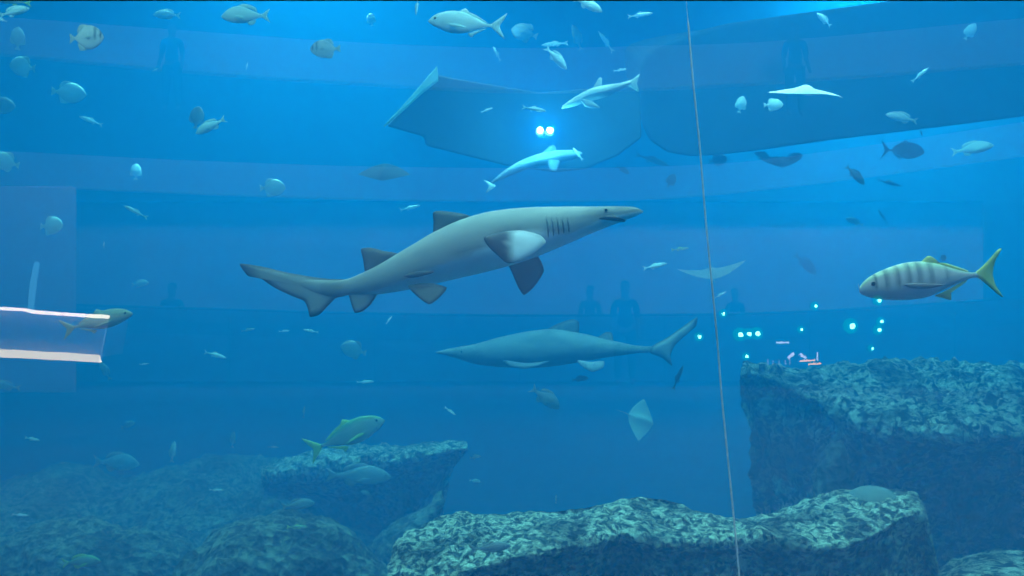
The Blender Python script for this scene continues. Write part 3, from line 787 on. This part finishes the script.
# ---------------------------------------------------------------- small fish
SM = [
 (14, 12, 30, 20, 'snapper', 'silver', 7.0, 'silver fish nearest the top left corner'),
 (2, 20, 14, 160, 'slim', 'silver', 7.0, 'tiny bright fish at the left edge beside the corner fish'),
 (10, 1, 40, 178, 'slim', 'green', 7.5, 'greenish fish cut off by the frame at the top left corner'),
 (18, 39, 24, 80, 'bat', 'silver', 9.5, 'pale fish seen narrow, below the corner fish'),
 (23, 67, 32, 170, 'bat', 'silver', 10.0, 'pale round fish facing left, left of the banded round fish'),
 (1, 106, 28, 0, 'bat', 'grey', 10.5, 'pale round fish half cut off by the left edge'),
 (68, 93, 34, -5, 'bat', 'silver', 10.0, 'pale round fish below the fish with the dark eye band'),
 (91, 121, 28, 160, 'slim', 'silver', 11.0, 'faint slim fish under the pale round fish'),
 (167, 15, 32, 175, 'snapper', 'silver', 10.0, 'pale fish facing left, high between the corner and the fish with the upright tail'),
 (197, 118, 24, 80, 'bat', 'grey', 9.5, 'darker round fish touching the bright fish that dips left'),
 (211, 126, 34, 208, 'snapper', 'silver', 7.5, 'bright white fish dipping left beside a darker round fish'),
 (371, 20, 14, 100, 'bat', 'silver', 11.0, 'faint small fish right of the round banded fish'),
 (417, 6, 18, 262, 'slim', 'silver', 7.5, 'small bright fish pointing down at the top edge'),
 (497, 54, 18, 115, 'slim', 'silver', 11.5, 'faint slim fish below the tail of the bright silver fish'),
 (555, 44, 28, 180, 'slim', 'silver', 9.5, 'slim pale fish lying flat above the diving dark-eyed fish'),
 (556, 58, 32, -42, 'snapper', 'silver', 7.8, 'bright fish diving right with a dark eye'),
 (588, 5, 32, -28, 'snapper', 'silver', 7.0, 'bright fish cut by the top edge, diving right'),
 (640, 15, 26, 8, 'slim', 'silver', 8.5, 'slim bright fish right of the bright fish cut by the top edge'),
 (525, 33, 30, 160, 'bat', 'grey', 12.0, 'faint round fish right of the forked silver tail'),
 (577, 38, 28, 110, 'snapper', 'grey', 12.0, 'faint upright fish above the diving dark-eyed fish'),
 (606, 42, 26, 130, 'slim', 'silver', 11.0, 'faint curved fish over the slender pale shark'),
 (620, 70, 14, 5, 'slim', 'silver', 8.5, 'tiny bright fish just over the tail of the slender pale shark'),
 (487, 110, 14, 25, 'slim', 'silver', 8.0, 'tiny bright fish left of the twin headed lamp'),
 (534, 109, 26, -6, 'slim', 'silver', 8.0, 'thin bright fish above the twin headed lamp'),
 (578, 154, 16, 130, 'slim', 'silver', 9.0, 'tiny pale fish at the nose of the slender dim shark'),
 (272, 188, 28, 0, 'bat', 'silver', 9.5, 'pale round fish left of the dark head on ray'),
 (136, 212, 26, 152, 'slim', 'silver', 8.5, 'slim bright fish facing up left in open water'),
 (136, 172, 18, 90, 'bat', 'silver', 12.5, 'faint fish above the slim bright fish facing up left'),
 (51, 226, 30, 0, 'bat', 'silver', 9.5, 'pale round fish in front of the purple pillar reflection'),
 (6, 162, 30, 165, 'bat', 'silver', 9.5, 'pale round fish at the left edge of the purple pillar reflection'),
 (104, 245, 7, 90, 'slim', 'silver', 8.5, 'tiny speck of a fish right of the purple pillar reflection'),
 (140, 284, 24, 5, 'snapper', 'grey', 12.5, 'faint fish above the sandy coloured fish'),
 (155, 70, 9, 20, 'slim', 'silver', 10.0, 'tiny faint fish left of the reflected person on the upper balcony'),
 (247, 66, 8, 80, 'slim', 'silver', 9.0, 'tiny bright fish below the fish with the upright tail'),
 (623, 170, 16, -30, 'snapper', 'dark', 11.0, 'small dark fish left of a small round dark fish'),
 (671, 181, 16, 60, 'bat', 'dark', 11.0, 'small round dark fish left of the cord'),
 (652, 160, 36, -20, 'slim', 'dark', 12.5, 'dark slim fish under the rounded corner of the huge dark structure'),
 (718, 160, 20, 10, 'bat', 'dark', 12.0, 'dark round fish touching the lower edge of the overhang near the cord'),
 (793, 157, 22, 10, 'snapper', 'dark', 11.5, 'dark fish at the right wing of the ray under the overhang'),
 (764, 156, 20, 160, 'snapper', 'dark', 11.5, 'dark fish at the left wing of the ray under the overhang'),
 (741, 105, 18, 75, 'bat', 'silver', 9.0, 'small pale fish on the dark structure, left of the white ray'),
 (773, 105, 20, 0, 'bat', 'silver', 8.0, 'small pale fish under the left tip of the white ray'),
 (824, 20, 20, 140, 'snapper', 'silver', 8.5, 'pale fish high over the white ray'),
 (970, 32, 18, 60, 'bat', 'silver', 9.5, 'pale fish near the top, furthest right'),
 (920, 75, 22, 40, 'slim', 'silver', 8.5, 'slim pale fish rising in front of the huge dark structure'),
 (902, 118, 32, 165, 'snapper', 'grey', 9.0, 'grey fish with pale head just above the lower edge of the overhang'),
 (921, 132, 10, -60, 'slim', 'dark', 10.0, 'tiny dark fish at the lower edge of the overhang'),
 (855, 175, 27, -48, 'snapper', 'dark', 9.5, 'dark fish diving right in the bright glow'),
 (889, 183, 26, -14, 'slim', 'dark', 12.5, 'faint dark slim fish under the dark fish with forked tail'),
 (972, 149, 40, 8, 'snapper', 'silver', 9.5, 'pale ruffled fish right of the dark fish with forked tail'),
 (855, 222, 20, 160, 'snapper', 'grey', 12.5, 'faint fish between the diving dark fish and the striped fish'),
 (883, 217, 18, 120, 'slim', 'dark', 13.0, 'faint dark slim fish above the striped fish'),
 (943, 258, 10, 10, 'bat', 'dark', 9.0, 'small dark fish just above the back of the striped fish'),
 (805, 264, 32, -42, 'snapper', 'dark', 14.0, 'faint dark fish sloping down between the cord and the striped fish'),
 (655, 266, 28, 12, 'slim', 'silver', 8.5, 'slim bright fish in front of the nose of the large grey shark'),
 (680, 249, 18, 6, 'slim', 'green', 9.0, 'small greenish fish left of the cord'),
 (410, 208, 22, 15, 'slim', 'silver', 11.0, 'faint slim fish above the back of the large grey shark'),
 (215, 355, 28, -12, 'slim', 'silver', 9.0, 'slim bright fish alone in dark water right of the lit counter'),
 (144, 364, 10, 5, 'slim', 'silver', 9.5, 'tiny fish left of the lone slim bright fish'),
 (248, 330, 16, 10, 'slim', 'grey', 11.5, 'faint slim fish under the tail of the large grey shark'),
 (284, 331, 12, 5, 'slim', 'silver', 9.5, 'tiny bright fish under the tail tip lobe of the large shark'),
 (311, 331, 16, 170, 'slim', 'silver', 9.0, 'tiny bright fish right below the tail of the large shark'),
 (389, 320, 10, 55, 'slim', 'silver', 8.5, 'tiny fish rising below the pelvic fins of the large shark'),
 (354, 350, 28, 165, 'bat', 'grey', 10.5, 'faint round fish in the middle of the dark open water'),
 (365, 382, 18, 2, 'slim', 'silver', 10.0, 'thin pale fish above the green backed fish'),
 (450, 411, 14, -35, 'slim', 'silver', 8.5, 'small bright fish diving right of the green backed fish'),
 (304, 412, 14, 80, 'slim', 'grey', 11.5, 'faint fish above the yellow tail'),
 (128, 425, 20, 20, 'snapper', 'grey', 11.5, 'faint fish over the fish resting above the rocky bed'),
 (105, 371, 22, 115, 'snapper', 'grey', 10.5, 'faint fish under the lower corner of the lit counter'),
 (6, 386, 30, 170, 'snapper', 'grey', 10.5, 'faint fish at the left edge below the lit counter'),
 (173, 452, 22, 88, 'snapper', 'grey', 11.0, 'faint upright fish right of the resting grey fish'),
 (233, 440, 18, 80, 'snapper', 'grey', 11.5, 'faint upright fish left of the yellow tail'),
 (32, 439, 20, -6, 'slim', 'silver', 8.5, 'thin bright fish above the rocky bed near the left edge'),
 (273, 447, 12, 0, 'slim', 'grey', 11.5, 'tiny faint fish left of the yellow tail, over the thin ledge'),
 (298, 505, 34, 3, 'snapper', 'grey', 8.4, 'blue grey fish facing right, over the rounded boulder'),
 (297, 527, 22, 0, 'slim', 'green', 7.6, 'small green fish over the rounded boulder'),
 (81, 562, 42, 5, 'snapper', 'green', 7.2, 'greenish fish low over the broad boulder in the corner'),
 (216, 490, 14, -5, 'slim', 'silver', 9.5, 'tiny pale fish over the middle of the rocky bed'),
 (20, 515, 16, -8, 'slim', 'silver', 8.5, 'tiny pale fish over the rocky bed near the left edge'),
 (367, 494, 14, 165, 'snapper', 'grey', 9.8, 'tiny grey fish below the dim grey fish'),
 (475, 457, 12, 10, 'snapper', 'grey', 9.5, 'tiny faint fish right of the thin rock ledge'),
 (475, 481, 12, -10, 'snapper', 'silver', 9.5, 'tiny pale fish over the left part of the pale ledge'),
 (556, 499, 10, 88, 'slim', 'silver', 8.0, 'tiny upright fish just over the pale ledge'),
 (425, 531, 16, 85, 'snapper', 'grey', 7.4, 'small fish tail up behind the left end of the pale ledge'),
 (490, 548, 44, 2, 'trevally', 'grey', 5.8, 'grey fish swimming low along the pale rock ledge'),
 (678, 378, 28, 70, 'slim', 'dark', 9.0, 'thin dark upright fish below the tail of the dim shark'),
 (580, 379, 18, 5, 'snapper', 'dark', 9.5, 'small dark fish below the belly of the dim shark'),
 (720, 295, 14, 30, 'slim', 'silver', 9.0, 'tiny pale fish below the ray behind the cord'),
]
for i, (u, v, l, a, kd, tn, D, lab) in enumerate(SM):
    nm = {'bat': 'spadefish', 'snapper': 'snapper', 'slim': 'fusilier', 'trevally': 'trevally'}[kd]
    rnd = random.Random(i)
    fish(nm, u, v, l, a, kd, tn, D, lab, yaw=rnd.uniform(-22, 22), roll=rnd.uniform(-8, 8), sy=.85)

# ---------------------------------------------------------------- the hall behind the camera (seen mirrored in the pane)
m_dark = plain('hall_dark', (0.008, 0.012, 0.018), 0.9, 1.0)
m_fascia = plain('fascia_white', (0.66, 0.62, 0.66), 0.8, 1.0, .1)
m_col = plain('column_plaster', (0.62, 0.48, 0.52), 0.8, 1.0, .1)
m_rail = plain('rail_dark', (0.01, 0.02, 0.03), 0.3)
HB = -24.0
tag(box('wall_upper', -30, 30, HB - .3, HB + .6, 4.3, 12, m_dark), kind='structure')  # unlit upper zone: its darkness is put into the wall colour
tag(box('wall_hall', -30, 30, HB - .3, HB, 0, 4.3, plain('hall_wall', (.30, .28, .34), .9, .5, .2)), kind='structure')
tag(box('floor_hall', -30, 30, HB, PANE_Y - .02, -.2, 0, plain('hall_floor', (0.02, 0.022, 0.03), .6, .8)), kind='structure')
tag(box('ceiling_hall', -30, 30, HB, PANE_Y - .02, 12, 12.3, m_dark), kind='structure')

def band(name, top, bot, D, depth, m, **k):
    """a curved balcony fascia whose mirror image spans the given outline"""
    n = 40
    V = []; Fc = []
    u0, u1 = top[0][0], top[-1][0]
    for i in range(n + 1):
        u = lerp(u0, u1, i / n)
        d = D(u) if callable(D) else D
        a, b = M(u, interp(top, u), d), M(u, interp(bot, u), d)
        V += [a, b, b + Vector((0, -depth, 0)), a + Vector((0, -depth, 0))]
    for i in range(n):
        for j in range(4):
            Fc.append((i * 4 + j, i * 4 + (j + 1) % 4, i * 4 + 4 + (j + 1) % 4, i * 4 + 4 + j))
    Fc += [(0, 1, 2, 3), (n * 4 + 3, n * 4 + 2, n * 4 + 1, n * 4)]
    return tag(link(name, mesh(name, V, Fc, m, smooth=False)), **k)
band('wall_fascia', [(-60, 15), (0, 17), (180, 30), (350, 42), (512, 48), (640, 46), (760, 42), (1024, 18), (1100, 10)],
     [(-60, 50), (0, 53), (180, 70), (350, 82), (512, 90), (640, 88), (760, 82), (1024, 62), (1100, 52)], 17, .3, m_fascia, kind='structure')
m_gal = plain('gallery_grey', (.55, .52, .58), .8, 1.0, .1)
band('wall_gallery', [(-60, 150), (0, 151), (180, 160), (350, 166), (512, 168), (640, 167), (760, 160), (1024, 122), (1100, 110)],
     [(-60, 183), (0, 185), (180, 193), (350, 199), (512, 201), (640, 199), (760, 190), (1024, 156), (1100, 145)], 17.5, .3, m_gal, kind='structure')
# plaster pillar at the left; dark one added to end the lit wall
def pillar(u0, u1, D, label, m):
    a, b = M(u0, 288, D), M(u1, 288, D)
    o = box('pillar', min(a.x, b.x), max(a.x, b.x), a.y - .12, a.y, 0, 3.15, m, bevel=.03)
    tag(o, kind='structure')
pillar(-120, 73, 13.5, '', m_col)
pillar(986, 1060, 15.5, '', plain('wall_end_dark', (0.03, 0.03, 0.04), 0.8, 1.0, .1))  # dark pillar added to end the lit wall
# lit shop counter
cnt = empty('shop_counter', M(40, 335, 9), label='lit glass shop counter mirrored in the pane with warm light strips top and bottom', cat='counter')
def hall_bar(name, pts, D, half, m, depth=.04, parent=None):
    V = []; Fc = []
    for (u, v), h in zip(pts, half):
        p = M(u, v, D); k = D / F
        V += [p + Vector((0, 0, h * k)), p + Vector((0, 0, -h * k)), p + Vector((0, -depth, -h * k)), p + Vector((0, -depth, h * k))]
    n = len(pts)
    for i in range(n - 1):
        for j in range(4):
            Fc.append((i * 4 + j, i * 4 + (j + 1) % 4, i * 4 + 4 + (j + 1) % 4, i * 4 + 4 + j))
    Fc += [(0, 1, 2, 3), (n * 4 - 1, n * 4 - 2, n * 4 - 3, n * 4 - 4)]
    o = link(name, mesh(name, V, Fc, m, smooth=False))
    if parent: child_world(o, parent)
    return o
CW = glow('strip_white', (1.0, .86, .66), 12); CO = glow('strip_warm', (1.0, .82, .45), 8)
hall_bar('light_strip', [(-60, 306), (0, 308.5), (25, 310), (32, 312), (60, 314), (108, 317)], 9, [1.6, 1.6, 1.4, 1.7, 1.5, 1.7], CW, parent=cnt)
hall_bar('light_strip', [(-60, 351), (0, 353.5), (22, 354.5), (60, 356.5), (100, 359)], 9, [4, 4, 3.8, 3.8, 3.6], CO, parent=cnt)
hall_bar('edge_strip', [(99.2, 359), (100.2, 359)], 9, [3, 3], CW, parent=cnt)
hall_bar('glass_edge', [(100.5, 354), (101.0, 354)], 9, [6, 6], plain('edge_glow', (.5, .6, .7)), parent=cnt)
o = tube('corner_post', [M(108, 318, 9), M(101, 356, 9)], [.005, .005], glow('post_glow', (.6, .8, 1), 1.6), 8); child_world(o, cnt)
V = [M(-60, 307, 9.1), M(108, 318, 9.1), M(101, 357, 9.1), M(-60, 352, 9.1)]
V += [p + Vector((0, -.5, 0)) for p in V]
o = link('panel', mesh('panel', V, [(0, 1, 2, 3), (7, 6, 5, 4), (0, 4, 5, 1), (1, 5, 6, 2), (2, 6, 7, 3), (3, 7, 4, 0)], plain('counter_panel', (.30, .22, .24), .8), smooth=False)); child_world(o, cnt)
o = tube('light_tube', [M(37, 262, 12), M(33, 285, 12), M(29, 330, 12)], [.035, .045, .03], glow('tube_blue', (.25, .75, 1), 1.7), 10)
tag(o, 'upright pale blue light tube mirrored on the purple pillar', 'light')

# handrail
def parapet():
    n = 50; V = []; Fc = []
    for i in range(n + 1):
        u = lerp(-80, 1104, i / n)
        p = M(u, interp([(-80, 303), (0, 305), (180, 310), (350, 315), (512, 317.5), (640, 317), (768, 315), (900, 308), (1024, 299), (1104, 292)], u), 15.2)
        V += [p, Vector((p.x, p.y, 0)), Vector((p.x, p.y - .1, 0)), Vector((p.x, p.y - .1, p.z))]
    for i in range(n):
        for j in range(4):
            Fc.append((i * 4 + j, i * 4 + (j + 1) % 4, i * 4 + 4 + (j + 1) % 4, i * 4 + 4 + j))
    tag(link('wall_parapet', mesh('wall_parapet', V, Fc, plain('parapet_grey', (.10, .11, .14), .8), smooth=False)), kind='structure')
parapet()
rail = empty('balustrade', M(512, 315, 16), label='dark handrail with a lower rail across the hall, mirrored in the pane', cat='railing')
def railpath(off, pts):
    P_ = []
    for k in range(60):
        u = lerp(-80, 1104, k / 59)
        P_.append(M(u, interp(pts, u) + off, 15))
    return P_
rp = [(-80, 301), (0, 303), (180, 308), (350, 313), (512, 315.5), (640, 315), (768, 313), (900, 306), (1024, 297), (1104, 290)]
for off, r in ((0, .026), (25, .012)):
    child_world(tube('handrail' if off == 0 else 'lower_rail', railpath(off, rp), [r] * 60, m_rail, 8), rail)
for u in range(-60, 1104, 145):
    p = M(u, interp(rp, u), 15)
    child_world(tube('post', [(p.x, p.y, p.z), (p.x, p.y, 0)], [.012, .012], m_rail, 8), rail)

# coloured spot lamps and small lights
GL = glow('green_lamp', (.25, 1.0, .72), 30); GS = glow('green_halo', (.0, .75, .35), 1.9)
LAMPS = [(740.5, 334.5, 3.2, 'leftmost of the three green lamps in a tight row'), (749, 334, 2.6, 'middle one of the three green lamps in a tight row'), (757.5, 333.5, 3.0, 'rightmost of the three green lamps in a tight row'),
         (852, 326, 3.6, 'large green lamp alone over the middle of the rock shelf'), (723.5, 313.5, 2.0, 'small green lamp on the handrail beside the cord'), (815.5, 306, 2.0, 'small green lamp under the nose of the striped fish'),
         (879, 300.5, 2.4, 'green lamp touching the belly of the striped fish'), (881.5, 321.5, 2.0, 'upper lamp of the close pair right of the large green lamp'), (879, 330, 2.4, 'lower lamp of the close pair right of the large green lamp'),
         (801.5, 329.5, 1.8, 'small green lamp between the tight row and the large green lamp'), (774.5, 378 - 0 if False else 354.5, 1.8, 'small green lamp low over the left end of the rock shelf') ,
         (872, 348.5, 1.6, 'small green lamp lowest over the middle of the rock shelf'), (699.5, 337, 2.2, 'small green lamp left of the cord on the dark figure')]
LAMPS[10] = (746.5, 356.5, 1.9, 'small green lamp just below the tight row of three')
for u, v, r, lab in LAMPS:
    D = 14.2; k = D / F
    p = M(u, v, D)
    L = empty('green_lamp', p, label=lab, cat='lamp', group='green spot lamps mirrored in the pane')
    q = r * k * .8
    lathe('bulb', [(0, -q * .8), (q * .6, -q * .6), (q, 0), (q * .6, q * .6), (0, q * .8)], GL, 14, L, (0, 0.02, 0), (PI / 2, 0, 0))
    lathe('lens', [(0, .0), (q * 2.6, .0), (q * 2.7, .01), (0, .012)], GS, 20, L, (0, -q, 0), (PI / 2, 0, 0))  # dim emissive disc added as the glow around the bulb
    lathe('housing', [(q * 2.75, 0), (q * 2.8, .0), (q * 2.2, .12), (0, .13)], m_rail, 20, L, (0, -q - .005, 0), (PI / 2, 0, 0))
m_small = glow('shop_light', (.75, .95, 1.0), 6)
def small_light(nm, pts, D, r, m, label, cat='light'):
    o = tube(nm, [M(u, v, D) for u, v in pts], [r] * len(pts), m, 8)
    tag(o, label, cat)
small_light('ceiling_strip', [(776, 342.5), (789, 342.3)], 13.6, .013, m_small, 'short white light strip right of the three green lamps')
m_or = glow('shop_orange', (1.0, .52, .05), 8); m_wh = glow('shop_white', (.9, .95, 1.0), 5)
small_light('sign_strip', [(800, 361), (815, 360.3)], 11, .011, m_or, 'upper orange light strip on the left end of the rock shelf')
small_light('sign_strip', [(808, 364.2), (821, 363.6)], 11, .011, m_or, 'lower orange light strip on the left end of the rock shelf')
small_light('sign_strip', [(817.3, 352), (817.3, 361)], 11, .008, m_wh, 'upright white light strip beside the orange strips')
small_light('ceiling_spot', [(788, 358), (794, 353.5)], 11, .020, m_wh, 'slanted white spot light left of the orange strips')
small_light('ceiling_spot', [(800, 354), (806, 358)], 11, .017, m_wh, 'slanted white spot light right over the orange strips')
for i, u in enumerate((768, 773, 779, 785.5, 790)):
    small_light('candle_light', [(u, 359.5 + (i % 2)), (u, 364.5)], 11, .005, glow('candle', (.8, .65, .75), 2.2), 'short upright light in a row of five on the left end of the shelf')
    C.objects[-1]['group'] = 'row of five short upright lights'

# people in the hall
def person(u, D, h, label, shirt, trousers, base_z=0.0, arm=0.0, turn=0):
    p = M(u, 288, D)
    root = empty('person', (p.x, p.y, base_z), label=label, cat='person')
    root.rotation_euler.z = math.radians(turn)
    s = h / 1.75
    def skin(nm, verts, edges, rad, m, rt=0):
        me = bpy.data.meshes.new(nm)
        me.from_pydata([(x * s, y * s, z * s) for x, y, z in verts], edges, [])
        me.materials.append(m)
        o = link(nm, me, root)
        md = o.modifiers.new('skin', 'SKIN')
        for i, sv in enumerate(me.skin_vertices[0].data):
            r = rad[i]; sv.radius = (r[0] * s, r[1] * s) if isinstance(r, tuple) else (r * s, r * s)
            sv.use_root = (i == rt)
        sb = o.modifiers.new('sub', 'SUBSURF'); sb.levels = 2; sb.render_levels = 2
        return o
    hx = .23 + arm
    V = [(0, 0, .95), (0, 0, 1.15), (0, 0, 1.38), (0, 0, 1.48), (0, .01, 1.56), (0, .015, 1.66), (0, .01, 1.72),
         (.10, 0, .90), (.11, .01, .50), (.12, -.02, .09), (.12, .10, .03),
         (-.10, 0, .90), (-.11, .03, .50), (-.12, .02, .09), (-.12, .14, .03),
         (.17, 0, 1.38), (.21, -.01, 1.10), (hx, .10, .88), (hx + .01, .14, .80),
         (-.17, 0, 1.38), (-.21, -.01, 1.10), (-hx, .10, .88), (-hx - .01, .14, .80)]
    E = [(0, 1), (1, 2), (2, 3), (3, 4), (4, 5), (5, 6), (0, 7), (7, 8), (8, 9), (9, 10), (0, 11), (11, 12), (12, 13), (13, 14), (2, 15), (15, 16), (16, 17), (17, 18), (2, 19), (19, 20), (20, 21), (21, 22)]
    Rr = [(.11, .08), (.10, .07), (.11, .08), .055, .075, .092, .05, .085, .055, .038, .035, .085, .055, .038, .035, .055, .042, .03, .03, .055, .042, .03, .03]
    skin('body', V, E, Rr, plain('skin_tone', (.10, .065, .05), .7))
    skin('shirt', [(0, 0, .92), (0, 0, 1.15), (0, 0, 1.40), (.17, 0, 1.37), (.21, -.01, 1.12), (-.17, 0, 1.37), (-.21, -.01, 1.12)], [(0, 1), (1, 2), (2, 3), (3, 4), (2, 5), (5, 6)], [(.145, .12), (.135, .12), (.10, .105), .065, .055, .065, .055], shirt)
    skin('trousers', [(0, 0, 1.0), (.10, 0, .86), (.11, .01, .50), (.12, -.02, .12), (-.10, 0, .86), (-.11, .03, .50), (-.12, .02, .12)], [(0, 1), (1, 2), (2, 3), (0, 4), (4, 5), (5, 6)], [(.155, .115), .105, .075, .06, .105, .075, .06], trousers)
    skin('hair', [(0, -.02, 1.62), (0, -.015, 1.70), (0, -.005, 1.76)], [(0, 1), (1, 2)], [.085, .092, .05], plain('hair_black', (.015, .012, .01), .7))
    return root
sh1 = plain('shirt_black', (.015, .02, .03), .8); sh2 = plain('shirt_navy', (.02, .03, .06), .8); tr1 = plain('trousers_dark', (.012, .014, .02), .8); sh3 = plain('shirt_grey', (.07, .09, .10), .8)
person(625, 14.5, 1.72, 'person in dark clothes standing at the handrail, mirrored beside the tail of the dim shark', sh1, tr1, turn=10)
person(735, 17.5, 1.60, 'person in dark clothes standing behind the pale cord, mirrored in the pane', sh2, tr1, turn=-15)
person(172, 16.0, 1.70, 'person in dark clothes standing right of the sandy fish, mirrored in the pane', sh2, tr1, turn=5)
person(590, 17.0, 1.65, 'person in grey shirt standing left of the dark figure by the dim shark', sh3, tr1, turn=20)
person(172, 16.4, 1.65, 'person in dark clothes on the upper balcony over the slim bright fish', sh2, tr1, base_z=M(172, 112, 16.4).z, turn=0)
person(795, 16.4, 1.75, 'person in dark clothes on the upper balcony above the white ray', sh1, tr1, base_z=M(795, 118, 16.4).z, turn=0)
